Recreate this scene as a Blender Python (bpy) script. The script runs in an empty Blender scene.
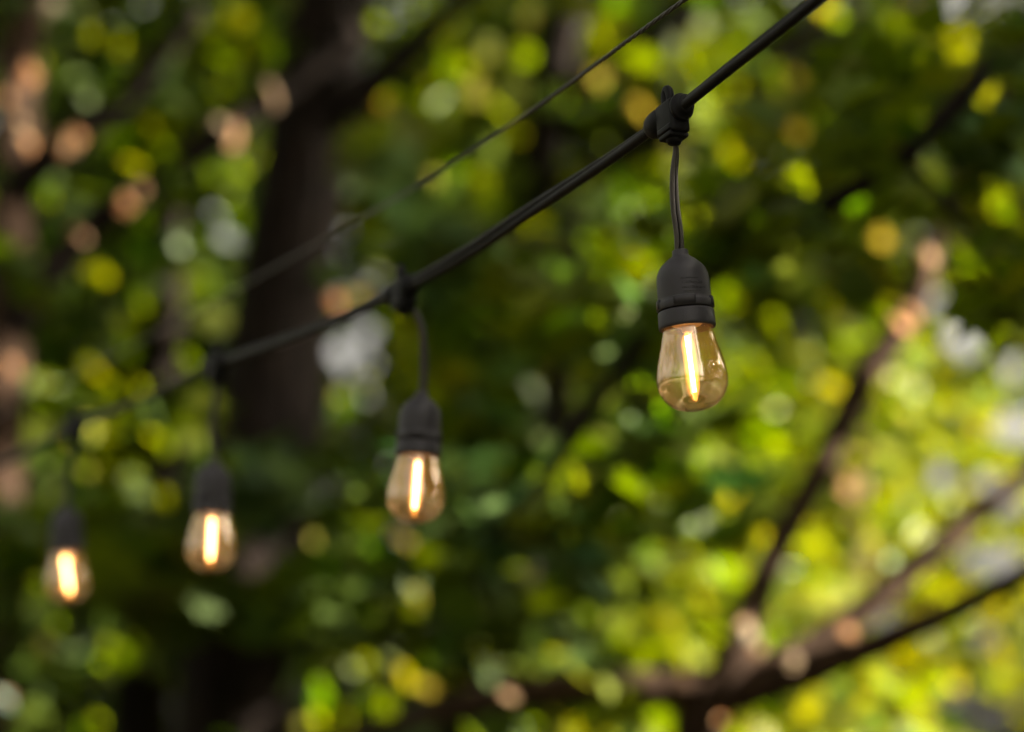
import bpy, bmesh, math, random
import numpy as np
from mathutils import Vector, Matrix, Quaternion

SEED = 7
rng = np.random.default_rng(SEED)
random.seed(SEED)
R = math.radians
scene = bpy.context.scene
COL = scene.collection

# ------------------------------------------------------------------ camera
W, H, F = 1024, 732, 85 / 36 * 1024
PITCH = R(10)
CAM = Vector((0, 0, 1.7))
RIGHT = Vector((1, 0, 0))
FWD = Vector((0, math.cos(PITCH), math.sin(PITCH)))
UP = Vector((0, -math.sin(PITCH), math.cos(PITCH)))
D0 = 1.5                                   # distance of the lamp in focus

cd = bpy.data.cameras.new('camera')
cam = bpy.data.objects.new('camera', cd)
COL.objects.link(cam)
cam.location = CAM
cam.rotation_euler = (R(90) + PITCH, 0, 0)
cd.lens, cd.sensor_width = 85, 36
cd.clip_start, cd.clip_end = 0.05, 800
cd.dof.use_dof = True
cd.dof.focus_distance = D0 - 0.008
cd.dof.aperture_fstop = 3.1
scene.camera = cam


def Z(d):
    """the trees stand closer together than first measured"""
    return d if d < 4 else 4 + (d - 4) * 0.5


def P(px, py, d):
    """world point seen at a pixel of the photograph, d metres in front of the lens"""
    d = Z(d)
    return CAM + FWD * d + RIGHT * ((px - W / 2) / F * d) + UP * ((H / 2 - py) / F * d)


# ------------------------------------------------------------------ light
SUN_AZ, SUN_EL = R(101), R(27)
S = Vector((math.cos(SUN_EL) * math.sin(SUN_AZ), math.cos(SUN_EL) * math.cos(SUN_AZ), math.sin(SUN_EL)))
ld = bpy.data.lights.new('sun', 'SUN')
ld.energy, ld.angle, ld.color = 5.0, R(0.5), (1.0, 0.89, 0.73)
lo = bpy.data.objects.new('sun', ld)
COL.objects.link(lo)
lo.location = (6, 0, 9)
lo.rotation_mode = 'QUATERNION'
lo.rotation_quaternion = S.to_track_quat('Z', 'Y')

wd = bpy.data.worlds.new('World')
scene.world = wd
wd.use_nodes = True
nt = wd.node_tree
bg = nt.nodes['Background']
sky = nt.nodes.new('ShaderNodeTexSky')
sky.sky_type = 'NISHITA'
sky.sun_disc = False
sky.sun_elevation, sky.sun_rotation = SUN_EL, SUN_AZ
sky.dust_density, sky.air_density, sky.ozone_density = 10.0, 0.3, 0.0
hz = nt.nodes.new('ShaderNodeHueSaturation')      # thin bright cloud: a paler sky
hz.inputs['Saturation'].default_value = 0.25
nt.links.new(sky.outputs[0], hz.inputs['Color'])
wm = nt.nodes.new('ShaderNodeVectorMath')
wm.operation = 'MULTIPLY'
wm.inputs[1].default_value = (1.07, 1.0, 0.86)
nt.links.new(hz.outputs[0], wm.inputs[0])
nt.links.new(wm.outputs[0], bg.inputs[0])
bg.inputs[1].default_value = 0.10

scene.view_settings.view_transform = 'Standard'
scene.view_settings.look = 'None'
scene.view_settings.exposure = 3.0
scene.view_settings.gamma = 1
scene.view_settings.use_curve_mapping = False
scene.cycles.use_denoising = True
scene.cycles.max_bounces = 10
scene.cycles.transparent_max_bounces = 24
scene.cycles.sample_clamp_indirect = 6
scene.cycles.caustics_reflective = False


# ------------------------------------------------------------------ object helpers
def thing(name, label, cat, loc=(0, 0, 0), group=None):
    o = bpy.data.objects.new(name, None)
    COL.objects.link(o)
    o.location = loc
    o.empty_display_size = 0.05
    o['label'], o['category'] = label, cat
    if group:
        o['group'] = group
    return o


def tag(o, label, cat, group=None):
    o['label'], o['category'] = label, cat
    if group:
        o['group'] = group
    return o


def link_mesh(name, me, mat, parent=None, smooth=True):
    o = bpy.data.objects.new(name, me)
    COL.objects.link(o)
    me.materials.append(mat)
    if smooth:
        me.polygons.foreach_set('use_smooth', [True] * len(me.polygons))
    if parent:
        o.parent = parent
    return o


def mesh_of(name, verts, faces):
    me = bpy.data.meshes.new(name)
    me.from_pydata([tuple(v) for v in verts], [], faces)
    me.update()
    return me


def from_bm(name, bm, mat, parent=None, smooth=True):
    me = bpy.data.meshes.new(name)
    bmesh.ops.recalc_face_normals(bm, faces=bm.faces)
    bm.to_mesh(me)
    bm.free()
    return link_mesh(name, me, mat, parent, smooth)


def catmull(pts, n):
    pts = [Vector(p) for p in pts]
    q = [pts[0] * 2 - pts[1]] + pts + [pts[-1] * 2 - pts[-2]]
    out = []
    for i in range(1, len(q) - 2):
        p0, p1, p2, p3 = q[i - 1:i + 3]
        for k in range(n):
            t = k / n
            out.append(0.5 * ((2 * p1) + (p2 - p0) * t + (2 * p0 - 5 * p1 + 4 * p2 - p3) * t * t
                              + (3 * p1 - p0 - 3 * p2 + p3) * t ** 3))
    out.append(pts[-1])
    return out


def sweep(bm, pts, section, ref=Vector((0, 0, 1)), twist=lambda t: 0.0, cap=True):
    """sweep a closed 2D section (function of t -> list of (a, b)) along points"""
    n = len(pts)
    rings = []
    for i, p in enumerate(pts):
        tg = (pts[min(i + 1, n - 1)] - pts[max(i - 1, 0)]).normalized()
        a = tg.cross(ref)
        if a.length < 1e-4:
            a = tg.cross(Vector((1, 0, 0)))
        a.normalize()
        b = a.cross(tg).normalized()
        t = i / (n - 1)
        w = twist(t)
        c, s = math.cos(w), math.sin(w)
        rings.append([bm.verts.new(p + a * (u * c - v * s) + b * (u * s + v * c)) for u, v in section(t, i)])
    m = len(rings[0])
    for r0, r1 in zip(rings, rings[1:]):
        for k in range(m):
            bm.faces.new((r0[k], r0[(k + 1) % m], r1[(k + 1) % m], r1[k]))
    if cap:
        bm.faces.new(rings[0][::-1])
        bm.faces.new(rings[-1])


def twin_section(rad, off, n=10):
    """outline of two round cores moulded side by side"""
    pts = []
    a0 = math.acos(min(1, off / rad)) * 0.86
    for k in range(n):
        a = -(math.pi - a0) + 2 * (math.pi - a0) * k / (n - 1)
        pts.append((off + rad * math.cos(a), rad * math.sin(a)))
    return pts + [(-u, -v) for u, v in pts]


def lathe(bm, prof, seg=48, close_top=False, close_bottom=False, mod=None):
    rings = []
    for r, z in prof:
        if r <= 1e-6:
            rings.append([bm.verts.new((0, 0, z))])
        else:
            ring = []
            for k in range(seg):
                a = 2 * math.pi * k / seg
                rr = r + (mod(a, z) if mod else 0)
                ring.append(bm.verts.new((rr * math.cos(a), rr * math.sin(a), z)))
            rings.append(ring)
    for r0, r1 in zip(rings, rings[1:]):
        if len(r0) == 1 and len(r1) == 1:
            continue
        for k in range(seg):
            k2 = (k + 1) % seg
            if len(r0) == 1:
                bm.faces.new((r0[0], r1[k], r1[k2]))
            elif len(r1) == 1:
                bm.faces.new((r0[k], r1[0], r0[k2]))
            else:
                bm.faces.new((r0[k], r1[k], r1[k2], r0[k2]))


def smooth_profile(pts, n=5):
    v = catmull([Vector((r, 0, z)) for r, z in pts], n)
    return [(max(p.x, 0.0), p.z) for p in v]


# ------------------------------------------------------------------ materials
def new_mat(name):
    m = bpy.data.materials.new(name)
    m.use_nodes = True
    t = m.node_tree
    t.nodes.clear()
    out = t.nodes.new('ShaderNodeOutputMaterial')
    return m, t, out


def nd(t, kind, **kw):
    n = t.nodes.new(kind)
    for k, v in kw.items():
        setattr(n, k, v)
    return n


def rubber(name, base, rough, bump=0.15, scale=900, stretch=(1, 1, 1), spec=0.3):
    m, t, out = new_mat(name)
    b = nd(t, 'ShaderNodeBsdfPrincipled')
    b.inputs['Specular IOR Level'].default_value = spec
    tc = nd(t, 'ShaderNodeTexCoord')
    mp = nd(t, 'ShaderNodeMapping')
    mp.inputs['Scale'].default_value = stretch
    nz = nd(t, 'ShaderNodeTexNoise')
    nz.inputs['Scale'].default_value = scale
    nz.inputs['Detail'].default_value = 4
    n2 = nd(t, 'ShaderNodeTexNoise')
    n2.inputs['Scale'].default_value = 60
    n2.inputs['Detail'].default_value = 5
    cr = nd(t, 'ShaderNodeValToRGB')
    cr.color_ramp.elements[0].color = (*[c * 0.8 for c in base], 1)
    cr.color_ramp.elements[1].color = (*[c * 1.25 for c in base], 1)
    mr = nd(t, 'ShaderNodeMapRange')
    mr.inputs['To Min'].default_value = rough - 0.1
    mr.inputs['To Max'].default_value = rough + 0.12
    bp = nd(t, 'ShaderNodeBump')
    bp.inputs['Strength'].default_value = bump
    bp.inputs['Distance'].default_value = 0.0004
    L = t.links.new
    L(tc.outputs['Object'], mp.inputs[0])
    L(mp.outputs[0], nz.inputs[0])
    L(mp.outputs[0], n2.inputs[0])
    L(n2.outputs[0], cr.inputs[0])
    L(n2.outputs[0], mr.inputs[0])
    L(cr.outputs[0], b.inputs['Base Color'])
    L(mr.outputs[0], b.inputs['Roughness'])
    L(nz.outputs[0], bp.inputs['Height'])
    L(bp.outputs[0], b.inputs['Normal'])
    L(b.outputs[0], out.inputs[0])
    return m


M_CORD = rubber('black_cord_rubber', (0.007, 0.006, 0.006), 0.5, spec=0.14)
M_DROP = rubber('black_drop_rubber', (0.045, 0.041, 0.040), 0.34)
M_CONN = rubber('black_connector_rubber', (0.006, 0.006, 0.007), 0.5, spec=0.12)
M_SOCK = rubber('charcoal_socket_plastic', (0.028, 0.026, 0.032), 0.46, 0.25)
M_MARK = rubber('socket_print', (0.018, 0.018, 0.02), 0.6)
M_WIRE = rubber('weathered_steel_wire', (0.05, 0.047, 0.045), 0.4)


def metal(name, col, rough):
    m, t, out = new_mat(name)
    b = nd(t, 'ShaderNodeBsdfPrincipled')
    b.inputs['Base Color'].default_value = (*col, 1)
    b.inputs['Metallic'].default_value = 1
    nz = nd(t, 'ShaderNodeTexNoise')
    nz.inputs['Scale'].default_value = 300
    mr = nd(t, 'ShaderNodeMapRange')
    mr.inputs['To Min'].default_value = rough - 0.08
    mr.inputs['To Max'].default_value = rough + 0.08
    t.links.new(nz.outputs[0], mr.inputs[0])
    t.links.new(mr.outputs[0], b.inputs['Roughness'])
    t.links.new(b.outputs[0], out.inputs[0])
    return m


M_LEAD = metal('lead_wire_metal', (0.75, 0.62, 0.45), 0.3)
M_STEM = rubber('lamp_stem_ceramic', (0.55, 0.48, 0.40), 0.4)


def glass_mat():
    m, t, out = new_mat('bulb_glass')
    L = t.links.new
    tr = nd(t, 'ShaderNodeBsdfTransparent')
    tr.inputs[0].default_value = (0.975, 0.935, 0.86, 1)
    gl = nd(t, 'ShaderNodeBsdfGlossy')
    gl.inputs['Roughness'].default_value = 0.015
    gl.inputs['Color'].default_value = (1.0, 0.88, 0.74, 1)
    df = nd(t, 'ShaderNodeBsdfTranslucent')
    df.inputs[0].default_value = (1.0, 0.72, 0.46, 1)
    lw = nd(t, 'ShaderNodeLayerWeight')
    pw = nd(t, 'ShaderNodeMath', operation='POWER')
    pw.inputs[1].default_value = 4.2
    mr = nd(t, 'ShaderNodeMapRange')
    mr.inputs['To Min'].default_value = 0.19
    mr.inputs['To Max'].default_value = 0.95
    L(lw.outputs['Facing'], pw.inputs[0])
    L(pw.outputs[0], mr.inputs[0])
    # faint uneven film; its peach colour paints the filament's glow into the glass
    nz = nd(t, 'ShaderNodeTexNoise')
    nz.inputs['Scale'].default_value = 55
    nz.inputs['Detail'].default_value = 6
    m2 = nd(t, 'ShaderNodeMapRange')
    m2.inputs['From Min'].default_value = 0.35
    m2.inputs['From Max'].default_value = 0.75
    m2.inputs['To Min'].default_value = 0.026
    m2.inputs['To Max'].default_value = 0.056
    tc = nd(t, 'ShaderNodeTexCoord')
    L(tc.outputs['Object'], nz.inputs[0])
    L(nz.outputs[0], m2.inputs[0])
    a = nd(t, 'ShaderNodeMixShader')
    L(m2.outputs[0], a.inputs[0])
    L(tr.outputs[0], a.inputs[1])
    L(df.outputs[0], a.inputs[2])
    b = nd(t, 'ShaderNodeMixShader')
    L(mr.outputs[0], b.inputs[0])
    L(a.outputs[0], b.inputs[1])
    L(gl.outputs[0], b.inputs[2])
    L(b.outputs[0], out.inputs[0])
    return m


def emit_mat(name, col, strength):
    m, t, out = new_mat(name)
    e = nd(t, 'ShaderNodeEmission')
    e.inputs[0].default_value = (*col, 1)
    e.inputs[1].default_value = strength
    t.links.new(e.outputs[0], out.inputs[0])
    return m


M_GLASS = glass_mat()
M_FIL = emit_mat('glowing_filament', (1.0, 0.52, 0.19), 4.5)
def halo_mat():  # glowing volume added around the filament to imitate lens bloom
    m, t, out = new_mat('halo_sleeve')
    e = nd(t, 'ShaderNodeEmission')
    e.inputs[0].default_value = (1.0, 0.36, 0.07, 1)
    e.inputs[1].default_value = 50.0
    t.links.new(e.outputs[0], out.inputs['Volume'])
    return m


M_HALO = halo_mat()
M_TIP = emit_mat('filament_tip', (1.0, 0.36, 0.06), 0.5)


def bark_mat(name, dark, light, scale=1.0):
    m, t, out = new_mat(name)
    L = t.links.new
    b = nd(t, 'ShaderNodeBsdfPrincipled')
    b.inputs['Roughness'].default_value = 0.85
    b.inputs['Specular IOR Level'].default_value = 0.15
    tc = nd(t, 'ShaderNodeTexCoord')
    mp = nd(t, 'ShaderNodeMapping')
    mp.inputs['Scale'].default_value = (14 * scale, 14 * scale, 3.5 * scale)
    nz = nd(t, 'ShaderNodeTexNoise')
    nz.inputs['Scale'].default_value = 1.6
    nz.inputs['Detail'].default_value = 8
    nz.inputs['Roughness'].default_value = 0.65
    vo = nd(t, 'ShaderNodeTexVoronoi', feature='DISTANCE_TO_EDGE')
    vo.inputs['Scale'].default_value = 2.2
    mx = nd(t, 'ShaderNodeMath', operation='MULTIPLY')
    cr = nd(t, 'ShaderNodeValToRGB')
    cr.color_ramp.elements[0].position = 0.05
    cr.color_ramp.elements[0].color = (*dark, 1)
    cr.color_ramp.elements[1].position = 0.35
    cr.color_ramp.elements[1].color = (*light, 1)
    bp = nd(t, 'ShaderNodeBump')
    bp.inputs['Strength'].default_value = 0.8
    bp.inputs['Distance'].default_value = 0.02
    L(tc.outputs['Object'], mp.inputs[0])
    L(mp.outputs[0], nz.inputs[0])
    L(mp.outputs[0], vo.inputs[0])
    L(nz.outputs[0], mx.inputs[0])
    L(vo.outputs[0], mx.inputs[1])
    L(mx.outputs[0], cr.inputs[0])
    L(mx.outputs[0], bp.inputs['Height'])
    L(cr.outputs[0], b.inputs['Base Color'])
    L(bp.outputs[0], b.inputs['Normal'])
    L(b.outputs[0], out.inputs[0])
    return m


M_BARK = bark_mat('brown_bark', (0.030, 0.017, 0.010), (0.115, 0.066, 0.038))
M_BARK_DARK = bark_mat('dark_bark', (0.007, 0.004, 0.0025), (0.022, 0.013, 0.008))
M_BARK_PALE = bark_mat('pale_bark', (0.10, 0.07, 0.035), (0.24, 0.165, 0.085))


def leaf_mat(name):
    """reflecting and light-passing leaf; 'tint' holds each leaf's own random colour"""
    m, t, out = new_mat(name)
    L = t.links.new
    at = nd(t, 'ShaderNodeAttribute', attribute_name='tint')
    hs = nd(t, 'ShaderNodeHueSaturation')
    hs.inputs['Hue'].default_value = 0.488
    hs.inputs['Saturation'].default_value = 1.12
    hs.inputs['Value'].default_value = 1.4
    df = nd(t, 'ShaderNodeBsdfDiffuse')
    tl = nd(t, 'ShaderNodeBsdfTranslucent')
    gl = nd(t, 'ShaderNodeBsdfGlossy')
    gl.inputs['Roughness'].default_value = 0.5
    gl.inputs['Color'].default_value = (0.85, 0.95, 0.8, 1)
    m1 = nd(t, 'ShaderNodeMixShader')
    m1.inputs[0].default_value = 0.5
    m2 = nd(t, 'ShaderNodeMixShader')
    m2.inputs[0].default_value = 0.022
    L(at.outputs['Color'], df.inputs[0])
    L(at.outputs['Color'], hs.inputs['Color'])
    L(hs.outputs[0], tl.inputs[0])
    L(df.outputs[0], m1.inputs[1])
    L(tl.outputs[0], m1.inputs[2])
    L(m1.outputs[0], m2.inputs[1])
    L(gl.outputs[0], m2.inputs[2])
    L(m2.outputs[0], out.inputs[0])
    return m


M_LEAF = leaf_mat('leaf')

# ------------------------------------------------------------------ the string of lamps
# depth, connector pixel, socket-top pixel, bulb-foot pixel
DEPTH = [1.0, 1.235, 1.45, 1.68]
CONN = [(672, 114), (403, 289), (217, 363), (76, 425)]
SOCK = [(680, 250), (422, 392), (214, 459), (67, 505)]
FOOT = [(692.5, 411), (415, 525), (213, 568), (71, 596)]
FIL_TILT = [3.0, -1.0, -1.0, 9.0]
DROPS = [   # bends of each lead, in pixels
    [(675.5, 134), (676, 150), (674, 175), (675, 205), (678.5, 232), (679.5, 252)],
    [(406, 302), (413, 308), (421, 325), (424, 350), (424, 375), (423, 394)],
    [(217, 378), (216, 390), (214, 410), (213, 432), (214, 446), (214, 461)],
    [(76, 436), (75, 446), (72, 462), (69, 478), (68, 494), (67, 507)],
]

knots = [P(1080, -224, 0.776 * D0)] + [P(*c, d * D0) for c, d in zip(CONN, DEPTH)] + [P(-27, 474, 1.905 * D0)]
step = knots[-1] - knots[-2]
far = [knots[-1] + step * k + Vector((0, 0, 0.006 * k * k)) for k in (1, 2, 3, 4)]
near = [knots[0] + (knots[0] - knots[1]) * k * 0.8 + Vector((0, 0, 0.02 * k * k)) for k in (2, 1)]
allk = near + knots + far
dense = []
for a, b in zip(allk, allk[1:]):
    for k in range(6):
        t = k / 6
        sag = 0.0035 * 4 * t * (1 - t)
        dense.append(a.lerp(b, t) - Vector((0, 0, sag)) + Vector(rng.normal(0, 0.0005, 3)))
dense.append(allk[-1])
path = catmull(dense, 4)
bm = bmesh.new()
sec = twin_section(0.0033, 0.0021, 10)
sweep(bm, path, lambda t, i: sec, twist=lambda t: R(62) + 0.5 * math.sin(t * 23) + 0.3 * math.sin(t * 61))
cord = from_bm('power_cable', bm, M_CORD)
tag(cord, 'thick black twin cord sloping down to the left, carrying the lamps', 'cord')

# thin guide wire running above the cord
gw = []
for px, py, d in [(1150, -330, 0.72), (683, 1, 0.985), (560, 91, 1.10), (470, 152, 1.215), (402, 195, 1.32),
                  (217, 300, 1.68), (76, 376, 2.05), (-40, 432, 2.4)]:
    gw.append(P(px, py, d * D0))
gw = catmull(gw, 60)
bm = bmesh.new()
for ph in range(3):         # three twisted strands
    pts = []
    for i, p in enumerate(gw):
        tg = (gw[min(i + 1, len(gw) - 1)] - gw[max(i - 1, 0)]).normalized()
        a = tg.cross(Vector((0, 0, 1))).normalized()
        b = a.cross(tg)
        w = i * 0.9 + ph * 2 * math.pi / 3
        pts.append(p + (a * math.cos(w) + b * math.sin(w)) * 0.00075)
    sweep(bm, pts, lambda t, i: [(0.0009 * math.cos(k * 1.0472), 0.0009 * math.sin(k * 1.0472)) for k in range(6)])
wire = from_bm('guide_wire', bm, M_WIRE)
tag(wire, 'thin dark twisted wire running above the thick cord', 'wire')


def rounded_box(bm, sx, sy, sz, loc=(0, 0, 0), bev=0.0015, rot=None):
    r = bmesh.ops.create_cube(bm, size=1)
    vs = r['verts']
    bmesh.ops.scale(bm, vec=(sx, sy, sz), verts=vs)
    es = list({e for v in vs for e in v.link_edges})
    out = bmesh.ops.bevel(bm, geom=es + vs, offset=bev, segments=3, profile=0.5, affect='EDGES')
    vs = list({v for f in out['faces'] for v in f.verts} | {v for v in vs if v.is_valid})
    allv = set(vs)
    for v in list(vs):
        for f in v.link_faces:
            allv.update(f.verts)
    vs = list(allv)
    if rot:
        bmesh.ops.rotate(bm, cent=(0, 0, 0), matrix=rot, verts=vs)
    bmesh.ops.translate(bm, vec=loc, verts=vs)


# connector: x axis lies along the cord, z is up
def make_connector():
    bm = bmesh.new()
    rx = Matrix.Rotation(R(90), 4, 'Y')

    def boot(prof, ell=(1, 1)):
        b2 = bmesh.new()
        lathe(b2, prof, 28)
        bmesh.ops.transform(b2, matrix=rx, verts=b2.verts)
        bmesh.ops.scale(b2, vec=(1, ell[0], ell[1]), verts=b2.verts)
        tmp = bpy.data.meshes.new('tmp')
        b2.to_mesh(tmp)
        b2.free()
        bm.from_mesh(tmp)
        bpy.data.meshes.remove(tmp)
    # sleeves gripping the cord on both sides
    boot([(0, -0.021), (0.0052, -0.024), (0.0062, -0.0235), (0.0076, -0.020), (0.0080, -0.015), (0.0078, -0.010), (0.0066, -0.008), (0.0060, 0.0095),
          (0.0076, 0.0098), (0.0078, 0.0105), (0.0078, 0.0120), (0.0074, 0.0126), (0.0058, 0.0128), (0.0056, 0.0165), (0.0050, 0.0175), (0, 0.0175)], (0.95, 1.05))
    # body with a stepped foot where the lead leaves
    rounded_box(bm, 0.0185, 0.0125, 0.0205, (0.0, 0, -0.0035), 0.0022)
    rounded_box(bm, 0.0150, 0.0138, 0.0040, (0.0, 0, -0.0105), 0.0012)
    rounded_box(bm, 0.0135, 0.0128, 0.0034, (0.0, 0, -0.0142), 0.0012)
    b2 = bmesh.new()
    lathe(b2, [(0, -0.0140), (0.0052, -0.0140), (0.0048, -0.0165), (0.0036, -0.0185), (0, -0.0185)], 24)
    tmp = bpy.data.meshes.new('tmp')
    b2.to_mesh(tmp)
    b2.free()
    bm.from_mesh(tmp)
    bpy.data.meshes.remove(tmp)
    # hanging eye on top: a rounded upright tab with a hole
    b2 = bmesh.new()
    sweep(b2, [Vector((-0.0035 + 0.0028 * math.cos(a), 0, 0.0110 + 0.0056 * math.sin(a))) for a in
               [R(-40) + R(260) * k / 16 for k in range(17)]],
          lambda t, i: [(0.0027 * math.cos(k * 0.7854), 0.0025 * math.sin(k * 0.7854)) for k in range(8)], ref=Vector((0, 1, 0)))
    tmp = bpy.data.meshes.new('tmp')
    b2.to_mesh(tmp)
    b2.free()
    bm.from_mesh(tmp)
    bpy.data.meshes.remove(tmp)
    return bm


SOCK_PROF = [(0, 0.0), (0.0042, 0.0), (0.0050, -0.0006), (0.0051, -0.0032), (0.0056, -0.0042), (0.0082, -0.0060), (0.0106, -0.0080), (0.0127, -0.0100),
             (0.0146, -0.0127), (0.0158, -0.0157), (0.0163, -0.0192), (0.0165, -0.0250), (0.0166, -0.0310), (0.0166, -0.0330),
             (0.0172, -0.0335), (0.0174, -0.0350), (0.0175, -0.0378), (0.0171, -0.0384), (0.0160, -0.0386), (0, -0.0386)]
COLLAR_PROF = [(0.0120, -0.0384), (0.0160, -0.0390), (0.0172, -0.0393), (0.0175, -0.0402), (0.0177, -0.0480), (0.0176, -0.0496),
               (0.0170, -0.0502), (0.0160, -0.0502), (0.0157, -0.0495), (0.0154, -0.0390), (0.0120, -0.0384)]
BULB_PTS = [(0.0133, -0.0440), (0.0138, -0.0465), (0.0151, -0.0500), (0.0164, -0.0545), (0.0177, -0.0600), (0.0192, -0.0655),
            (0.0206, -0.0710), (0.0217, -0.0765), (0.0221, -0.0815), (0.0218, -0.0860), (0.0204, -0.0905), (0.0178, -0.0948),
            (0.0138, -0.0984), (0.0090, -0.1006), (0.0044, -0.1016), (0.0, -0.1018)]


def make_socket_parts():
    bm = bmesh.new()
    lathe(bm, SOCK_PROF, 64)
    # raised key blocks standing on the ledge
    for a0, a1 in ((-118, -72), (62, 108), (-28, 18), (152, 198)):
        n = 8
        rings = []
        for k in range(n + 1):
            a = R(a0 + (a1 - a0) * k / n)
            rr = [(0.0160, -0.0316), (0.0176, -0.0318), (0.01785, -0.0322), (0.01795, -0.0376), (0.0160, -0.0377)]
            rings.append([bm.verts.new((r * math.cos(a), r * math.sin(a), z)) for r, z in rr])
        for r0, r1 in zip(rings, rings[1:]):
            for k in range(5):
                bm.faces.new((r0[k], r0[(k + 1) % 5], r1[(k + 1) % 5], r1[k]))
        bm.faces.new(rings[0])
        bm.faces.new(rings[-1][::-1])
    sock = bm
    bm = bmesh.new()
    lathe(bm, COLLAR_PROF, 64)
    collar = bm
    # small moulded print: worn, unreadable strokes in rows
    bm = bmesh.new()
    rows = [(-0.0215, 0.0006, 8, -100, -58), (-0.0240, 0.0011, 9, -96, -50), (-0.0273, 0.0009, 12, -98, -38), (-0.0298, 0.0005, 8, -94, -58)]
    r_ = random.Random(4)

    def bar(z0, z1, a0, a1):
        rr = lambda z: np.interp(-z, [-q[1] for q in SOCK_PROF[7:14]], [q[0] for q in SOCK_PROF[7:14]])
        v = [bm.verts.new(((rr(z) + dr) * math.cos(R(q)), (rr(z) + dr) * math.sin(R(q)), z))
             for z in (z0, z1) for q in (a0, a1) for dr in (-0.0006, 0.00013)]
        for f in ((0, 1, 3, 2), (4, 6, 7, 5), (0, 4, 5, 1), (2, 3, 7, 6), (1, 5, 7, 3), (0, 2, 6, 4)):
            bm.faces.new([v[i] for i in f])
    for z, h, n, a0, a1 in rows:
        a = a0
        h *= 1.4
        while a < a1:
            w = r_.uniform(2.2, 3.4)
            kind = r_.randrange(5)
            if kind != 4:
                bar(z + h / 2, z - h / 2, a, a + 0.8)                      # upright stroke
            if kind in (0, 1, 4):
                bar(z + h / 2, z + h / 2 - 0.0003, a + 0.82, a + w)        # top stroke
            if kind in (1, 2, 4):
                bar(z - h / 2 + 0.0003, z - h / 2, a + 0.82, a + w)        # foot stroke
            if kind in (0, 3):
                bar(z + h / 2 - 0.0003, z - h / 2, a + w - 0.8, a + w)
            a += w + r_.uniform(0.8, 1.4)
    return sock, collar, bm


def solid_glass():
    outer = smooth_profile(BULB_PTS, 4)
    inner = []
    for i, (r, z) in enumerate(outer):
        r0, z0 = outer[max(i - 1, 0)]
        r1, z1 = outer[min(i + 1, len(outer) - 1)]
        tx, tz = r1 - r0, z1 - z0
        l = math.hypot(tx, tz) or 1
        inner.append((max(r + tz / l * 0.0008, 0), z - tx / l * 0.0008 + (0.0 if r > 0 else 0.0)))
    inner[-1] = (0, outer[-1][1] + 0.0008)
    bm = bmesh.new()
    lathe(bm, outer, 72)
    lathe(bm, inner[::-1], 72)
    bmesh.ops.remove_doubles(bm, verts=bm.verts, dist=1e-7)
    return bm


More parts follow.
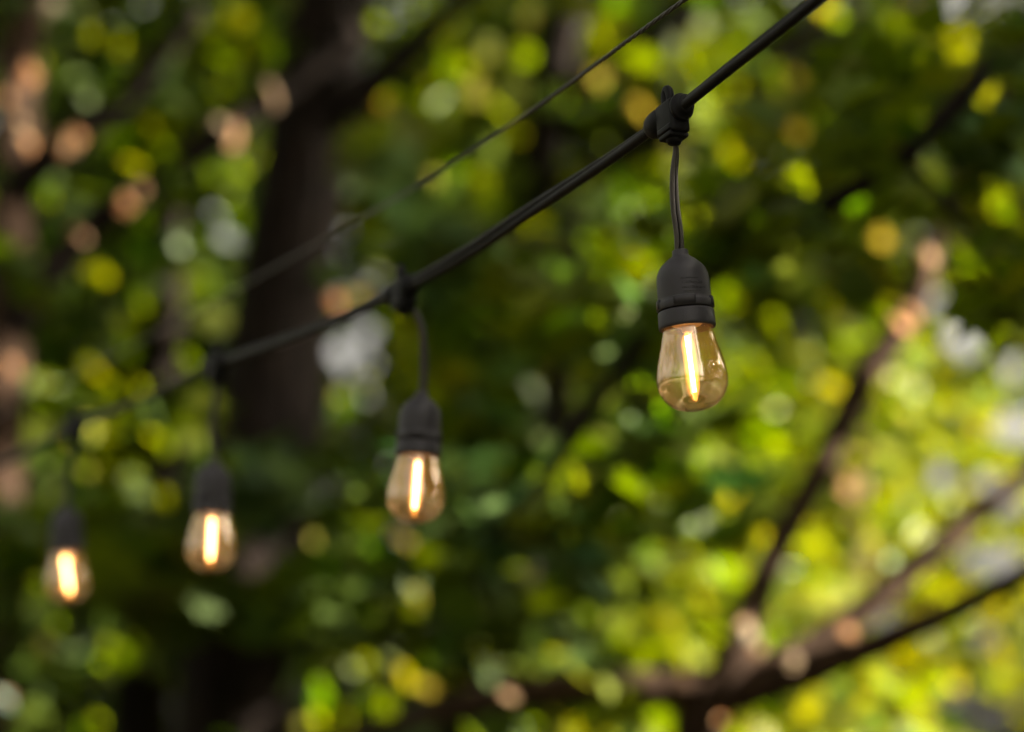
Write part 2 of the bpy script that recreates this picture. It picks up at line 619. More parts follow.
sock_bm, collar_bm, mark_bm = make_socket_parts()
LAB = ['clear bulb hanging sharp and largest at right, under the black connector',
       'glowing bulb second from the right, slightly blurred with a bent lead',
       'blurred glowing bulb third from the right, in front of the dark trunk',
       'most blurred and smallest glowing bulb, farthest left with tilted filament']
proto = {}
for i in range(4):
    d = DEPTH[i] * D0
    root = thing('string_light', LAB[i], 'string light', P(*CONN[i], d), 'lamps hanging from the black cord')
    L0 = root.location

    def put(name, key, builder, mat, parent):
        if key not in proto:
            proto[key] = from_bm(name, builder(), mat, parent)
            return proto[key]
        o = proto[key].copy()
        COL.objects.link(o)
        o.parent = parent
        return o
    # connector turned along the cord
    tg = (knots[i] - knots[i + 2]).normalized()
    zz = (Vector((0, 0, 1)) - tg * tg.z).normalized()
    yy = zz.cross(tg)
    c = put('connector', 'connector', make_connector, M_CONN, root)
    up = Vector((0, 0, 1))
    fx = Vector((tg.x, tg.y, tg.z))
    c.rotation_euler = Matrix((fx, yy, zz)).transposed().to_euler()
    c.scale = (1.08, 1.08, 1.08)
    # lead
    pts = [P(x, y, d) - L0 for x, y in DROPS[i]]
    pts[0] = Vector((0.0003, 0, -0.0125))
    pts = catmull(pts, 10)
    bm = bmesh.new()
    s2 = twin_section(0.0017, 0.0014, 8)
    sweep(bm, pts, lambda t, k: s2, ref=Vector((0, 1, 0)), twist=lambda t: R(92) - R(80) * min(1, t * 1.4) + 0.1 * math.sin(9 * t))
    from_bm('drop_cord', bm, M_DROP, root)
    # socket and bulb hang on their own slightly tilted axis
    top, foot = P(*SOCK[i], d), P(*FOOT[i], d)
    foot = top + (foot - top)
    foot.y = top.y - 0.002
    ax = (top - foot).normalized()
    q = Vector((0, 0, 1)).rotation_difference(ax)
    k = 1.0
    so = put('socket', 'socket', lambda: sock_bm, M_SOCK, root)
    so.location, so.rotation_euler = top - L0, q.to_euler()
    put('collar', 'collar', lambda: collar_bm, M_SOCK, so)
    put('print', 'print', lambda: mark_bm, M_MARK, so)
    gb = put('bulb', 'bulb', solid_glass, M_GLASS, root)
    gb.location, gb.rotation_euler = top - L0, q.to_euler()

    def fil():
        b = bmesh.new()
        lathe(b, [(0, 0.019), (0.0013, 0.0188), (0.0013, 0.0178), (0.0014, 0.015), (0.0014, -0.008), (0.0012, -0.0135),
                  (0.0011, -0.0168), (0, -0.017)], 20)
        return b

    def tips():
        b = bmesh.new()
        lathe(b, [(0, 0.0215), (0.0009, 0.0213), (0.0012, 0.0188), (0, 0.0186)], 12)
        return b

    def low_tip():
        b = bmesh.new()
        lathe(b, [(0, -0.0165), (0.0014, -0.0168), (0.0011, -0.0205), (0.0004, -0.0222), (0, -0.0222)], 12)
        return b

    def stem():
        b = bmesh.new()
        lathe(b, [(0, -0.0400), (0.0105, -0.0402), (0.0105, -0.0465), (0.0085, -0.0482), (0.0040, -0.0490), (0.0036, -0.0520), (0.0024, -0.0528), (0, -0.0528)], 32)
        return b
    ft = put('filament', 'filament', fil, M_FIL, gb)
    ft.location = (0, 0, -0.0735)
    ft.rotation_euler = (0, -R(FIL_TILT[i]), 0)
    tp = put('filament_tip', 'tip', tips, M_TIP, gb)
    tp.location, tp.rotation_euler = ft.location, ft.rotation_euler
    tp = put('filament_tip', 'tip2', low_tip, M_TIP, gb)
    tp.location, tp.rotation_euler = ft.location, ft.rotation_euler
    def halo_shape():
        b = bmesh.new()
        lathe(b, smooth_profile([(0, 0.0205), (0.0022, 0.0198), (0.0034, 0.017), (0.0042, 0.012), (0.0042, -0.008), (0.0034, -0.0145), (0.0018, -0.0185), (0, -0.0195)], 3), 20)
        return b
    tp = put('halo_sleeve', 'halo_shape', halo_shape, M_HALO, gb)  # added glow, not a part of the lamp
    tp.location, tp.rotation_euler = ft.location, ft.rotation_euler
    put('stem', 'stem', stem, M_STEM, gb)

# ------------------------------------------------------------------ foliage
TARGETS = []      # (point, radius): places sunlight reaches through gaps in the leaves


class Leaves:
    def __init__(self):
        self.p, self.n, self.s, self.c, self.keep = [], [], [], [], []

    def add(self, p, n, s, c, keep=False):
        self.p.append(p)
        self.n.append(n)
        self.s.append(s)
        self.c.append(c)
        self.keep.append(np.full(len(p), keep))


def rand_unit(n, flat=0.0):
    v = rng.normal(size=(n, 3))
    v[:, 2] = np.abs(v[:, 2]) + flat
    return v / np.linalg.norm(v, axis=1)[:, None]


PAL = {   # mean leaf colour, spread
    'dark': ((0.048, 0.078, 0.007), 0.30),
    'teal': ((0.060, 0.102, 0.028), 0.25),
    'mid': ((0.074, 0.106, 0.008), 0.30),
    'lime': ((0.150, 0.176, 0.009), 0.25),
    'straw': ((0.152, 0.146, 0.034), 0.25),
    'sunlit_bark': ((0.31, 0.215, 0.125), 0.10),  # tan leaves standing in for sunlit patches of bark
}


def leaf_cols(n, pal):
    m, sp = PAL[pal]
    v = np.exp(rng.normal(0, sp, (n, 1)))
    hue = rng.normal(0, 0.12, (n, 1))
    c = np.array(m)[None] * v * np.concatenate([1 + hue * 1.6, 1 + hue * 0.2, 1 - hue], 1)
    return np.clip(c, 0.004, 0.5)


def clump(lv, px, py, rx, ry, d, dd, n, size, pal, clumps=None, flat=0.4, tight=0.35):
    """n leaves in an uneven cloud around the point seen at (px, py), d metres away"""
    k = clumps or max(3, n // 25)
    cc = rng.normal(0, 0.55, (k, 3))
    w = rng.random(k) ** 1.5 + 0.1
    idx = rng.choice(k, n, p=w / w.sum())
    q = cc[idx] + rng.normal(0, tight, (n, 3))
    c0 = P(px, py, d)
    a = np.array(RIGHT)[None] * (q[:, :1] * rx / F * Z(d))
    b = np.array(UP)[None] * (q[:, 1:2] * ry / F * Z(d))
    e = np.array(FWD)[None] * (q[:, 2:] * dd)
    p = np.array(c0)[None] + a + b + e
    s = size * np.exp(rng.normal(0, 0.22, n))
    lv.add(p, rand_unit(n, flat), s, leaf_cols(n, pal))


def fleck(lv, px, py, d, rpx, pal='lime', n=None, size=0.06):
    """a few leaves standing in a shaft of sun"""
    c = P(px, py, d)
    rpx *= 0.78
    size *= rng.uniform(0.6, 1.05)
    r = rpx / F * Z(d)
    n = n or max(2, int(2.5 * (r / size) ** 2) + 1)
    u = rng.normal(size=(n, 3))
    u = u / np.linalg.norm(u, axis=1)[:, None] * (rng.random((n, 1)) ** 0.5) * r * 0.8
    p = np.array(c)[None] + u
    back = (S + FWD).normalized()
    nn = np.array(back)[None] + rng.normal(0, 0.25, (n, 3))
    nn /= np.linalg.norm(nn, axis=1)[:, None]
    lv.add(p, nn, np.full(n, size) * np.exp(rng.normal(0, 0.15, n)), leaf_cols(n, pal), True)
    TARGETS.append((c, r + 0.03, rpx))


def sunspot(px, py, d, rpx):
    TARGETS.append((P(px, py, d), 0.8 * rpx / F * Z(d), rpx))


def skyhole(px, py, rpx):
    SKY.append((px, py, rpx))


SKY = []
CLEAR = [(335, 20, 36), (330, 60, 36), (322, 110, 36), (318, 150, 34), (285, 275, 38), (278, 320, 42), (272, 365, 44), (268, 410, 42), (255, 690, 30), (185, 700, 40)]

MAPLE = [(0, -0.5), (0.10, -0.28), (0.42, -0.34), (0.36, -0.12), (0.58, 0.10), (0.30, 0.10), (0.34, 0.34), (0.13, 0.24), (0.0, 0.58),
         (-0.13, 0.24), (-0.34, 0.34), (-0.30, 0.10), (-0.58, 0.10), (-0.36, -0.12), (-0.42, -0.34), (-0.10, -0.28)]
OVAL = [(0, -0.5), (0.26, -0.2), (0.30, 0.12), (0, 0.55), (-0.30, 0.12), (-0.26, -0.2)]


def build_leaves(name, lv, parent=None, shape=OVAL, carve=True, soft=1.0, far=False):
    p, n, s, c, keep = (np.concatenate(x) for x in (lv.p, lv.n, lv.s, lv.c, lv.keep))
    ok = np.ones(len(p), bool)
    if carve:
        cam_ = np.array(CAM)
        s_ = np.array(S)
        rel = p - cam_
        dep = rel @ np.array(FWD)
        sx = rel @ np.array(RIGHT) / np.maximum(dep, .05) * F + W / 2
        sy = H / 2 - rel @ np.array(UP) / np.maximum(dep, .05) * F
        for (t, r, rpx) in TARGETS:
            if rpx == 0 and not far:
                continue
            t = np.array(t)
            v = p - t
            al = v @ s_
            perp = np.linalg.norm(v - al[:, None] * s_, axis=1)
            ok &= keep | ~((al > 0.02) & (perp < r + 0.3 * s))
            td = (t - cam_) @ np.array(FWD)
            u = (t - cam_) / np.linalg.norm(t - cam_)
            al = rel @ u
            fr = al / np.linalg.norm(t - cam_)
            perp = np.linalg.norm(rel - al[:, None] * u, axis=1)
            lim = (r * 0.8 * fr + 0.015 * (1 - fr) + 0.35 * s) * soft
            ok &= keep | ~((fr > 0.02) & (fr < 0.985) & (perp < lim))
        for (hx, hy, hr) in SKY:
            rr = hr + 0.35 * s * F / np.maximum(dep, .05) * soft
            ok &= ~((dep > 0.3) & (dep > 2.6) & ((sx - hx) ** 2 + (sy - hy) ** 2 < rr ** 2))
        # the dark trunk stands clear of most twigs
        for (hx, hy, hr) in CLEAR:
            ok &= keep | ~((dep > 3.0) & (dep < 5.05) & ((sx - hx) ** 2 + (sy - hy) ** 2 < (hr + 12) ** 2) & (rng.random(len(p)) < 0.9))
    p, n, s, c = p[ok], n[ok], s[ok], c[ok]
    N = len(p)
    t1 = np.cross(n, rng.normal(size=(N, 3)))
    t1 /= np.linalg.norm(t1, axis=1)[:, None]
    t2 = np.cross(n, t1)
    o = np.array(shape)
    K = len(o)
    ang = rng.normal(0.18, 0.12, N)       # fold about the midrib
    cup = rng.normal(0.0, 0.16, N)
    V = np.empty((N, K + 1, 3))
    for k, (a, b) in enumerate(o):
        V[:, k] = p + (t1 * a + t2 * b) * s[:, None] + n * ((abs(a) * ang + cup * b * b * 2) * s)[:, None]
    V[:, K] = p + t2 * (0.02 * s)[:, None]
    me = bpy.data.meshes.new(name)
    tri = np.array([[k, (k + 1) % K, K] for k in range(K)])
    Fc = (tri[None] + (np.arange(N) * (K + 1))[:, None, None]).reshape(-1)
    me.vertices.add(N * (K + 1))
    me.vertices.foreach_set('co', V.reshape(-1).astype(np.float32))
    me.loops.add(len(Fc))
    me.loops.foreach_set('vertex_index', Fc.astype(np.int32))
    me.polygons.add(N * K)
    me.polygons.foreach_set('loop_start', np.arange(0, len(Fc), 3, dtype=np.int32))
    at = me.attributes.new('tint', 'FLOAT_COLOR', 'POINT')
    cc = np.ones((N, K + 1, 4), np.float32)
    cc[:, :, :3] = c[:, None]
    at.data.foreach_set('color', cc.reshape(-1))
    me.update(calc_edges=True)
    me.validate()
    return link_mesh(name, me, M_LEAF, parent)


def limb_mesh(name, pts, radii, mat, parent, seg=18, rough=0.06, n=10):
    """tapered, knotty limb through world points"""
    base = parent.location if parent else Vector((0, 0, 0))
    v = [Vector((p.x, p.y, p.z)) - base for p in pts]
    v = catmull(v, n)
    rr = np.interp(np.linspace(0, len(radii) - 1, len(v)), range(len(radii)), radii)
    ph = rng.random(6) * 6.28
    bm = bmesh.new()

    def sec(t, i):
        out = []
        for k in range(seg):
            a = 2 * math.pi * k / seg
            w = 1 + rough * (math.sin(3 * a + ph[0] + t * 3) + 0.7 * math.sin(5 * a + ph[1] - t * 5) + 0.6 * math.sin(t * 31 + ph[2] + a))
            out.append((rr[i] * w * math.cos(a), rr[i] * w * math.sin(a)))
        return out
    tg = (v[-1] - v[0]).normalized()
    ref = Vector((0, 1, 0.1)) if abs(tg.y) < 0.8 else Vector((1, 0, 0))
    sweep(bm, v, sec, ref=ref)
    return from_bm(name, bm, mat, parent)


def px_limb(name, spec, mat, parent, d=None, **kw):
    """spec: (px, py, depth, width in pixels)"""
    pts = [P(x, y, dd) for x, y, dd, w in spec]
    rad = [w / 2 / F * Z(dd) for x, y, dd, w in spec]
    return limb_mesh(name, pts, rad, mat, parent, **kw)


def tree(name, label, spec, mat, group=None, roots=True):
    """tree whose trunk passes through the given points and is continued down to the ground"""
    x, y, dd, w = spec[0]
    p0 = P(x, y, dd)
    x1, y1, d1, w1 = spec[1]
    dirn = (p0 - P(x1, y1, d1)).normalized()
    k = p0.z / max(-dirn.z, 0.3)
    base = p0 + dirn * k * 0.6
    base = Vector((base.x, base.y, 0))
    root = thing(name, label, 'tree', base, group)
    pts = [base + Vector((0, 0, -0.05)), base.lerp(p0, 0.12), base.lerp(p0, 0.5)] + [P(a, b, c) for a, b, c, _ in spec]
    r0 = w / 2 / F * Z(dd)
    rad = [r0 * 1.7, r0 * 1.25, r0 * 1.08] + [ww / 2 / F * Z(c) for a, b, c, ww in spec]
    limb_mesh('trunk', pts, rad, mat, root, seg=24)
    return root


def sheet(x):
    return 8.2 + (x - 640) / 360 * 3.2


# ---- trees
GR = 'trees behind the lamps'
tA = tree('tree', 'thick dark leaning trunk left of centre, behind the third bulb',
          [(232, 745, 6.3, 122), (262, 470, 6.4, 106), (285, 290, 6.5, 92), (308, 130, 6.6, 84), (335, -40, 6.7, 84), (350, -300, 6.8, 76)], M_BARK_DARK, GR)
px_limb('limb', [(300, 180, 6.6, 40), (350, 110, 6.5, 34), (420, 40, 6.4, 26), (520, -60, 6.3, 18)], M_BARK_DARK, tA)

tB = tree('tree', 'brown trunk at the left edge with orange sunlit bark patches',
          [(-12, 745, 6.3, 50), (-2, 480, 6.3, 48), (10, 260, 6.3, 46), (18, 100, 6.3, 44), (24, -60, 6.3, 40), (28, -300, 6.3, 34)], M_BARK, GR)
px_limb('limb', [(6, 330, 6.28, 40), (80, 236, 6.2, 34), (128, 200, 6.12, 30), (225, 130, 6.05, 30), (270, 97, 6.05, 26), (360, 30, 6.0, 18)], M_BARK_DARK, tB)
px_limb('limb', [(12, 190, 6.25, 36), (70, 140, 6.12, 34), (130, 92, 6.05, 24), (200, 10, 5.95, 16)], M_BARK_DARK, tB)

tC = tree('forked_tree', 'forked limbs spreading upward from the lower right corner',
          [(692, 790, 4.05, 56), (715, 705, 4.0, 52), (745, 672, 4.0, 46)], M_BARK, GR)
px_limb('limb', [(760, 684, 4.0, 46), (690, 688, 4.0, 40), (620, 686, 4.0, 34), (545, 690, 4.0, 34), (490, 700, 4.0, 30), (420, 716, 4.1, 22), (340, 745, 4.2, 14)], M_BARK, tC)
px_limb('limb', [(728, 690, 4.0, 44), (742, 640, 4.0, 36), (775, 550, 4.05, 27), (820, 470, 4.1, 26), (862, 380, 4.15, 28), (905, 320, 4.2, 30), (935, 240, 4.2, 22), (985, 130, 4.2, 16), (1040, 20, 4.2, 10)], M_BARK, tC)
px_limb('limb', [(735, 690, 4.0, 46), (800, 672, 3.95, 38), (860, 650, 3.9, 31), (940, 616, 3.85, 25), (1030, 570, 3.8, 21), (1180, 480, 3.7, 13)], M_BARK, tC)
px_limb('limb', [(752, 684, 4.05, 44), (800, 656, 4.1, 40), (860, 612, 4.15, 30), (920, 560, 4.2, 26), (980, 512, 4.25, 22), (1040, 462, 4.3, 18), (1160, 380, 4.4, 12)], M_BARK, tC)

tD = tree('overhanging_tree', 'leafy branch hanging in from the upper right, nearest to the lamps',
          [(1420, 760, 2.9, 190), (1400, 300, 2.9, 170), (1370, -200, 2.9, 150), (1340, -700, 2.9, 110)], M_BARK_DARK, GR)
px_limb('limb', [(1385, -60, 2.9, 80), (1180, -60, 2.95, 40), (1030, 25, 3.0, 26), (965, 95, 2.95, 23), (900, 160, 2.9, 21), (825, 205, 2.9, 21), (730, 258, 2.95, 17), (655, 325, 3.0, 15),
                 (580, 425, 3.05, 16), (540, 485, 3.1, 13), (490, 540, 3.15, 8)], M_BARK_DARK, tD, seg=12)
px_limb('limb', [(825, 205, 2.9, 12), (760, 190, 2.8, 8), (690, 210, 2.75, 5)], M_BARK_DARK, tD, seg=8)
px_limb('limb', [(905, 158, 2.9, 12), (960, 220, 2.8, 8), (1010, 300, 2.7, 5)], M_BARK_DARK, tD, seg=8)

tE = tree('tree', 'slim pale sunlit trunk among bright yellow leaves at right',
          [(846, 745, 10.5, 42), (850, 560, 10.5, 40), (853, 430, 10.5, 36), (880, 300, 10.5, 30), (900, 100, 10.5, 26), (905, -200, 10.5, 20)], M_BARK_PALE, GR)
tG = tree('tree', 'brown trunk at the bottom centre behind the dark leaves',
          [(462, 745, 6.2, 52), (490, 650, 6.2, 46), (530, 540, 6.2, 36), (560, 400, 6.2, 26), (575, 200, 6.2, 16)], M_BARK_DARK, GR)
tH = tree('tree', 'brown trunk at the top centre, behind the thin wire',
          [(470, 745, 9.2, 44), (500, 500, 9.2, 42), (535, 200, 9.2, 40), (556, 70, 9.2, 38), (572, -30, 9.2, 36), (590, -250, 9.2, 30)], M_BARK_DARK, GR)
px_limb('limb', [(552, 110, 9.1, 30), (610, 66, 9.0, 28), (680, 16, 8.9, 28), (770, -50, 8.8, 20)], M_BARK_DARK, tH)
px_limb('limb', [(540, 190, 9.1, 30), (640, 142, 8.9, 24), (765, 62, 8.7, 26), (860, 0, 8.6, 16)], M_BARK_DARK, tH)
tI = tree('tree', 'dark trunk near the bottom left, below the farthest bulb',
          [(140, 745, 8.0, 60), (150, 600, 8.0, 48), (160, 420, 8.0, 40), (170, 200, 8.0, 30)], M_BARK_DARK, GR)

# ---- sunlight gaps: bark
for a in [(22, 130, 6.2, 20), (8, 95, 6.2, 7), (15, 370, 6.2, 20), (4, 700, 6.2, 16), (555, 68, 9.0, 13), (680, 15, 8.8, 18), (765, 60, 8.6, 14),
          (905, 325, 4.15, 26), (930, 255, 4.15, 10), (752, 640, 3.95, 22), (720, 720, 3.95, 18), (852, 430, 10.4, 16), (850, 480, 10.4, 18),
          (850, 520, 10.4, 16), (849, 570, 10.4, 18), (505, 692, 6.1, 14), (530, 570, 6.1, 14), (850, 630, 4.1, 14), (790, 660, 4.0, 14)]:
    sunspot(*a)

# ---- sunlight gaps: leaves
lvA, lvB, lvC, lvD, lvE, lvG, lvH, lvI = (Leaves() for _ in range(8))
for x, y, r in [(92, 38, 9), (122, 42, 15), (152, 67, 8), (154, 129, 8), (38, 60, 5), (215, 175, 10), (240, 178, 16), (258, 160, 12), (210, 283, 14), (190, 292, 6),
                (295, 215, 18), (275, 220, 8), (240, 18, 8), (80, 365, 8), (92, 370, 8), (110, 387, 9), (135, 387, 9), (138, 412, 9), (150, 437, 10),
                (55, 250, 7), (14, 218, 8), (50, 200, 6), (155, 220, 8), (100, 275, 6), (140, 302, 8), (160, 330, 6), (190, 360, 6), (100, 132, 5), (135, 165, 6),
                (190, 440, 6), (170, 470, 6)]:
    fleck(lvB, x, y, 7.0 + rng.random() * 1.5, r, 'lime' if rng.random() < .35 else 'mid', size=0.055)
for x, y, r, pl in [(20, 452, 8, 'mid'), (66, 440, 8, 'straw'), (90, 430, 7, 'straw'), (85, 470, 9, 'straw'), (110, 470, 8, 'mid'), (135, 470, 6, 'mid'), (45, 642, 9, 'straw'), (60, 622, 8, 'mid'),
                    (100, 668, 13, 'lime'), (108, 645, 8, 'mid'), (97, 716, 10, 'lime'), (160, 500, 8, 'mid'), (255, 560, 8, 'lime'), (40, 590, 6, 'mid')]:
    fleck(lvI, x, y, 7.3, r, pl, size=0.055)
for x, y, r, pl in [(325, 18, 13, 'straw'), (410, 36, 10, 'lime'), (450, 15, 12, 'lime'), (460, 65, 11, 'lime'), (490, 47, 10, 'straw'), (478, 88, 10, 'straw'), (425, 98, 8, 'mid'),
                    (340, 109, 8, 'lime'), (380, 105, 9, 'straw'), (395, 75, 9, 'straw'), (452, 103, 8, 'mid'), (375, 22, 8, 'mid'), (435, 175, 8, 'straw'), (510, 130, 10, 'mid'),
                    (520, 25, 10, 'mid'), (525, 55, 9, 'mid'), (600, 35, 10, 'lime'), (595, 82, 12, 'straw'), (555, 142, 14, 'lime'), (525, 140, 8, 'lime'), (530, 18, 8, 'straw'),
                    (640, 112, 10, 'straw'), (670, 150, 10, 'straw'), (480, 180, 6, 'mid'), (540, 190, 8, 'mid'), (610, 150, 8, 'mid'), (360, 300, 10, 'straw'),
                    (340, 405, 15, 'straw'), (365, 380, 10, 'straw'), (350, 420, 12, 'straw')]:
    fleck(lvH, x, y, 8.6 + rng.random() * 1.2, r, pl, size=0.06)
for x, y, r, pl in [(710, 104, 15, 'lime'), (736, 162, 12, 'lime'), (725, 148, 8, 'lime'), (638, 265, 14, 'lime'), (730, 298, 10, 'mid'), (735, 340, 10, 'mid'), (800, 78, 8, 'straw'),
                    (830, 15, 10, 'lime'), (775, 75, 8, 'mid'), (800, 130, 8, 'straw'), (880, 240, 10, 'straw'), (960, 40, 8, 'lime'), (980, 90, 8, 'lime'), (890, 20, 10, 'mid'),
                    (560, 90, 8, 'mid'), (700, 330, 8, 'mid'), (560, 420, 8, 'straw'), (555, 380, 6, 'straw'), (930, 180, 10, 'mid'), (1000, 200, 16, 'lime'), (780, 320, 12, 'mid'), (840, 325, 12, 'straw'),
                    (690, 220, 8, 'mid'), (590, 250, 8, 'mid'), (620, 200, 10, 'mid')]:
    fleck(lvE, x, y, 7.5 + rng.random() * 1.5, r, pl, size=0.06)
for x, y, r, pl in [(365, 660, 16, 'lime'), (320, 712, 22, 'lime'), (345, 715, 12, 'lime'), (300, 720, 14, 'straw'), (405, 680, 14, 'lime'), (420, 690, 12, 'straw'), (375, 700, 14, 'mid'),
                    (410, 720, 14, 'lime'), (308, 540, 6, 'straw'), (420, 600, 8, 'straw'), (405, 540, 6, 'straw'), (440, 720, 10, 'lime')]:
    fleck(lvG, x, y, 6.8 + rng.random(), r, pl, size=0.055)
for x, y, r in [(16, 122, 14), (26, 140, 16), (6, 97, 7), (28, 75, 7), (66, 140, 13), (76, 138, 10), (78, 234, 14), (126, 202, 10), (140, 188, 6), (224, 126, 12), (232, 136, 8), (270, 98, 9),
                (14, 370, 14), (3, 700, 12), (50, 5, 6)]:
    fleck(lvB, x, y, 6.0, r, 'sunlit_bark', size=0.05)  # leaf clusters added to imitate sun patches on the bark
fleck(lvA, 334, 300, 6.0, 10, 'sunlit_bark', size=0.05)
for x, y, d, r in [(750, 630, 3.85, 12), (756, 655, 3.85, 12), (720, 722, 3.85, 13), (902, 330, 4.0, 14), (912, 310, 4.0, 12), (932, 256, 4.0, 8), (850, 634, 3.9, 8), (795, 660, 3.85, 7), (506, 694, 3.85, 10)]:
    fleck(lvC, x, y, d, r, 'sunlit_bark', size=0.035)  # tan leaf clusters added as sun patches along the forked limbs
for x, y, r, pl in [(850, 425, 12, 'straw'), (855, 455, 12, 'straw'), (850, 485, 14, 'sunlit_bark'), (848, 520, 12, 'straw'), (850, 560, 13, 'straw'), (846, 590, 11, 'straw'), (860, 400, 9, 'straw')]:
    fleck(lvE, x, y, 9.4, r, pl, size=0.055)  # added pale leaves imitating sunlight on the slim trunk
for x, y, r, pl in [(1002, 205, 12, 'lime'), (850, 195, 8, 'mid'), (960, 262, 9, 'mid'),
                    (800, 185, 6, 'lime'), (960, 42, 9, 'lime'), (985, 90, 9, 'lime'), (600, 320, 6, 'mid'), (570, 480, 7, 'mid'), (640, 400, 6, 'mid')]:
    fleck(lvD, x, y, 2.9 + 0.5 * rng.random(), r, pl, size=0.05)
# broad sunny openings over the far right trees
for x, y, d, r in [(600, 620, 10, 80), (860, 540, 10, 160), (720, 560, 10, 120), (1000, 560, 10, 110), (700, 600, 10, 75), (790, 600, 10, 150), (900, 440, 10, 95), (930, 640, 10, 120), (680, 680, 10, 100), (660, 570, 10, 90), (780, 450, 10, 70), (655, 590, 10, 60), (640, 725, 10, 55), (590, 725, 10, 40), (785, 437, 10, 45), (690, 520, 10, 50), (890, 400, 10, 50), (930, 430, 10, 60),
                   (800, 610, 10, 60), (880, 680, 10, 70), (940, 690, 10, 60), (820, 700, 10, 40), (560, 590, 10, 40), (1000, 600, 10, 50), (880, 560, 10, 50), (960, 520, 10, 40),
                   (740, 480, 10, 40), (800, 510, 10, 40), (600, 540, 10, 30), (1000, 680, 10, 40), (1000, 330, 10, 30)]:
    for dd in (4.9, sheet(x) - 0.5, sheet(x) + 0.6):
        TARGETS.append((P(x, y, dd), r / F * Z(d), 0))
# sky seen through gaps
for a in [(960, 338, 12), (1012, 428, 13), (985, 482, 6), (975, 560, 8), (1010, 370, 6), (992, 722, 16), (960, 700, 10), (1005, 500, 12), (214, 214, 1), (225, 240, 2),
          (338, 348, 4), (364, 333, 2), (885, 620, 8), (985, 640, 8), (940, 480, 8), (1005, 560, 10), (930, 300, 8)]:
    skyhole(*a)

# ---- crowns
# overhanging branch: lobed leaves close to the camera
for a in [(930, 250, 110, 80, 2.75, 0.25, 210), (800, 150, 110, 60, 2.9, 0.25, 170), (1000, 260, 60, 60, 2.5, 0.2, 60), (900, 60, 120, 60, 3.0, 0.3, 90),
          (610, 330, 100, 90, 3.1, 0.3, 110), (520, 500, 110, 60, 3.3, 0.3, 110), (700, 240, 90, 50, 3.0, 0.25, 70), (430, 590, 110, 50, 3.6, 0.4, 90), (1000, 120, 60, 80, 2.8, .3, 60),
          (600, 470, 90, 70, 3.4, .3, 80)]:
    x, y, rx, ry, d, dd, n = a
    clump(lvD, x, y, rx, ry, d, dd, n, 0.075, ['dark', 'teal', 'mid', 'mid'][rng.integers(4)], clumps=max(4, n // 12), flat=0.8, tight=0.28)
clump(lvD, 600, -1700, 900, 500, 4.5, 2.0, 2600, 0.14, 'dark')  # unseen canopy added overhead to hold back skylight
q = rng.normal(0, 1, (700, 3)) * np.array([0.42, 0.5, 0.42]) + np.array(P(400, 300, 1.9) + S * 2.1)  # unseen leaf clump added to keep the sun off the lamps
lvD.add(q, rand_unit(700, 0.3), 0.11 * np.exp(rng.normal(0, 0.2, 700)), leaf_cols(700, 'dark'))
clump(lvD, 1300, -500, 400, 300, 3.6, 1.2, 900, 0.09, 'dark')
# middle distance
for x, y, rx, ry, n, pl in [(250, 480, 120, 40, 220, 'teal'), (390, 210, 70, 50, 110, 'teal'), (420, 470, 120, 80, 300, 'mid'), (150, 560, 130, 70, 320, 'mid'), (300, 590, 130, 60, 380, 'dark'),
                            (450, 540, 110, 70, 320, 'dark'), (310, 300, 20, 30, 20, 'mid'), (390, 130, 80, 60, 140, 'mid'), (600, 470, 90, 80, 220, 'mid')]:
    clump(lvA, x, y, rx, ry, 5.4, 0.5, int(n * 0.75), 0.10, pl, flat=0.8, tight=0.28)
for x, y, rx, ry, n, pl in [(560, 330, 110, 60, 34, 'mid'), (640, 470, 110, 60, 40, 'mid'), (480, 430, 80, 70, 34, 'dark'), (340, 560, 120, 50, 44, 'mid'), (400, 215, 60, 40, 26, 'teal'),
                            (800, 180, 120, 50, 34, 'mid'), (560, 600, 90, 50, 30, 'mid'), (140, 570, 90, 50, 30, 'mid'), (270, 480, 60, 30, 20, 'teal'), (620, 190, 90, 50, 22, 'mid')]:
    clump(lvA, x, y, rx, ry, 4.7, 0.25, n, 0.125, pl, clumps=5, flat=1.2, tight=0.3)
clump(lvA, 330, -640, 420, 260, 6.5, 1.4, 1400, 0.1, 'mid')
for x, y, rx, ry, n, pl in [(110, 80, 150, 100, 700, 'dark'), (120, 260, 150, 110, 700, 'dark'), (110, 420, 150, 90, 600, 'dark'), (230, 60, 80, 80, 260, 'mid'), (200, 260, 60, 100, 300, 'dark'),
                            (40, 300, 100, 200, 400, 'dark')]:
    clump(lvB, x, y, rx, ry, 8.8, 0.9, int(n * 1.2), 0.115, pl)
for x, y, rx, ry, n in [(20, 240, 50, 60, 40), (20, 500, 60, 100, 90), (40, 30, 60, 40, 40), (30, 640, 60, 60, 50), (190, 100, 70, 50, 60), (160, 200, 80, 30, 50)]:
    clump(lvB, x, y, rx, ry, 5.3, 0.25, n, 0.08, 'dark')
clump(lvB, 60, -400, 400, 300, 7.6, 1.4, 900, 0.1, 'mid')
for x, y, rx, ry, n, pl in [(560, 90, 160, 100, 700, 'mid'), (430, 120, 120, 110, 600, 'mid'), (620, 250, 160, 110, 700, 'dark'), (430, 320, 120, 120, 500, 'dark'), (760, 90, 150, 90, 600, 'mid'),
                            (520, 420, 150, 100, 500, 'dark')]:
    clump(lvH, x, y, rx, ry, 10.2, 0.8, int(n * 0.8), 0.12, pl)
    clump(lvH, x, y, rx, ry, 8.0, 0.5, n // 3, 0.11, pl)
clump(lvH, 600, -400, 400, 260, 9.2, 1.4, 900, 0.1, 'mid')
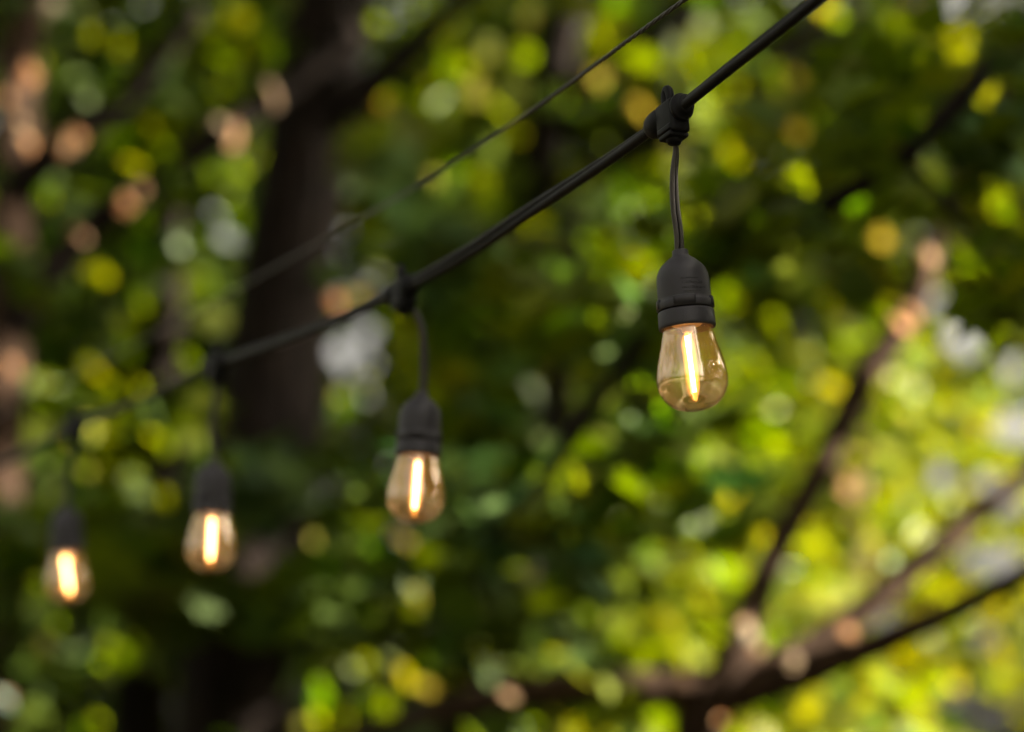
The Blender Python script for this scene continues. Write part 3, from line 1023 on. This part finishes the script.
for x, y, rx, ry, n, pl in [(720, 590, 130, 110, 700, 'lime'), (640, 640, 130, 110, 500, 'lime'), (860, 430, 130, 110, 600, 'lime'), (900, 640, 150, 100, 600, 'lime'), (760, 430, 120, 90, 400, 'mid'),
                            (840, 230, 170, 110, 700, 'mid'), (960, 300, 110, 110, 300, 'lime'), (950, 520, 110, 90, 260, 'lime'), (640, 500, 100, 80, 300, 'mid'), (960, 120, 100, 110, 400, 'mid')]:
    for k in range(3):      # the sunny face of the crown slants away to the right
        xx = x + (k - 1) * rx * 0.7
        clump(lvE, xx, y, rx * 0.5, ry, sheet(xx), 0.22, n // 2, 0.085, pl)
    clump(lvE, x, y, rx, ry, sheet(x) + 2.5, 0.5, n // 2, 0.10, pl)
clump(lvE, 880, -350, 360, 240, 10.5, 1.4, 900, 0.1, 'lime')
for x, y, rx, ry, n, pl in [(640, 600, 120, 80, 140, 'mid'), (820, 560, 90, 90, 90, 'lime'), (880, 690, 120, 60, 120, 'lime'), (640, 735, 120, 30, 80, 'lime')]:
    clump(lvC, x, y, rx, ry, 5.2, 0.6, n, 0.07, pl)
clump(lvC, 1250, 200, 260, 200, 4.2, 0.8, 600, 0.08, 'mid')
for x, y, rx, ry, n, pl in [(330, 680, 110, 70, 300, 'mid'), (430, 650, 110, 70, 300, 'dark'), (540, 640, 80, 80, 260, 'dark'), (500, 560, 90, 60, 200, 'dark')]:
    clump(lvG, x, y, rx, ry, 7.0, 0.6, n, 0.075, pl)
for x, y, rx, ry, n, pl in [(80, 520, 110, 90, 360, 'mid'), (70, 660, 90, 60, 260, 'dark'), (190, 560, 90, 60, 220, 'dark')]:
    clump(lvI, x, y, rx, ry, 7.8, 0.6, n, 0.08, pl)

# far wood, plus unseen leaf screens added to block sun and skylight
lvW = Leaves()


def wood_box(n, x0, x1, y0, y1, z0, z1, size, pal):
    k = n // 30
    cc = np.stack([rng.uniform(x0, x1, k), rng.uniform(y0, y1, k), rng.uniform(z0, z1, k)], 1)
    idx = rng.integers(0, k, n)
    p = cc[idx] + rng.normal(0, 0.42, (n, 3))
    p[:, 0] = np.clip(p[:, 0], x0 - .1, x1 + .6)
    lvW.add(p, rand_unit(n, 0.3), size * np.exp(rng.normal(0, 0.2, n)), leaf_cols(n, pal))


wood_box(165000, 4.6, 6.8, -6, 19, 0.4, 10, 0.17, 'dark')  # unseen leaf screen right of frame, added to block the sun
wood_box(30000, -6.5, 2.0, 14, 18, 0.2, 9, 0.18, 'dark')
wood_box(6500, 1.8, 4.4, 14, 18, 0.2, 8, 0.16, 'lime')
wood_box(9000, -8.5, -7.0, -6, 14, 0.2, 8, 0.2, 'dark')  # unseen leaf wall at left, added to dim the skylight
wood_box(4000, -5.5, 4.0, -9, -7.5, 0.2, 3.6, 0.22, 'dark')

for lv, root, shp, sft in ((lvA, tA, MAPLE, 1), (lvB, tB, OVAL, 1), (lvC, tC, OVAL, 1), (lvD, tD, MAPLE, .8), (lvE, tE, OVAL, 1), (lvG, tG, OVAL, 1), (lvH, tH, OVAL, 1), (lvI, tI, OVAL, 1)):
    o = build_leaves('crown', lv, None, shp, True, sft)
    o.data.transform(Matrix.Translation(-root.location))
    o.parent = root
wood = build_leaves('woodland', lvW, far=True)
wood['kind'] = 'stuff'
tag(wood, 'dark leafy wood closing the view behind the trees, with added unseen leaf screens for shade', 'woodland')

# ------------------------------------------------------------------ ground
m, t, out = new_mat('forest_floor')
b = nd(t, 'ShaderNodeBsdfPrincipled')
b.inputs['Roughness'].default_value = 0.95
nz = nd(t, 'ShaderNodeTexNoise')
nz.inputs['Scale'].default_value = 0.9
nz.inputs['Detail'].default_value = 9
cr = nd(t, 'ShaderNodeValToRGB')
cr.color_ramp.elements[0].color = (0.045, 0.05, 0.018, 1)
cr.color_ramp.elements[1].color = (0.12, 0.085, 0.05, 1)
tc = nd(t, 'ShaderNodeTexCoord')
t.links.new(tc.outputs['Object'], nz.inputs[0])
t.links.new(nz.outputs[0], cr.inputs[0])
t.links.new(cr.outputs[0], b.inputs['Base Color'])
t.links.new(b.outputs[0], out.inputs[0])
n = 80
vs, fs = [], []
for j in range(n + 1):
    for i in range(n + 1):
        u, v = (i / n - .5) * 2, (j / n - .5) * 2
        x, y = 400 * u * abs(u) ** 1.5, 400 * v * abs(v) ** 1.5
        z = 0.05 * math.sin(x * 1.1 + 1) * math.sin(y * 0.9) - 0.02
        vs.append((x, y, z))
for j in range(n):
    for i in range(n):
        k = j * (n + 1) + i
        fs.append((k, k + 1, k + n + 2, k + n + 1))
g = link_mesh('ground', mesh_of('ground', vs, fs), m)
g['kind'] = 'structure'
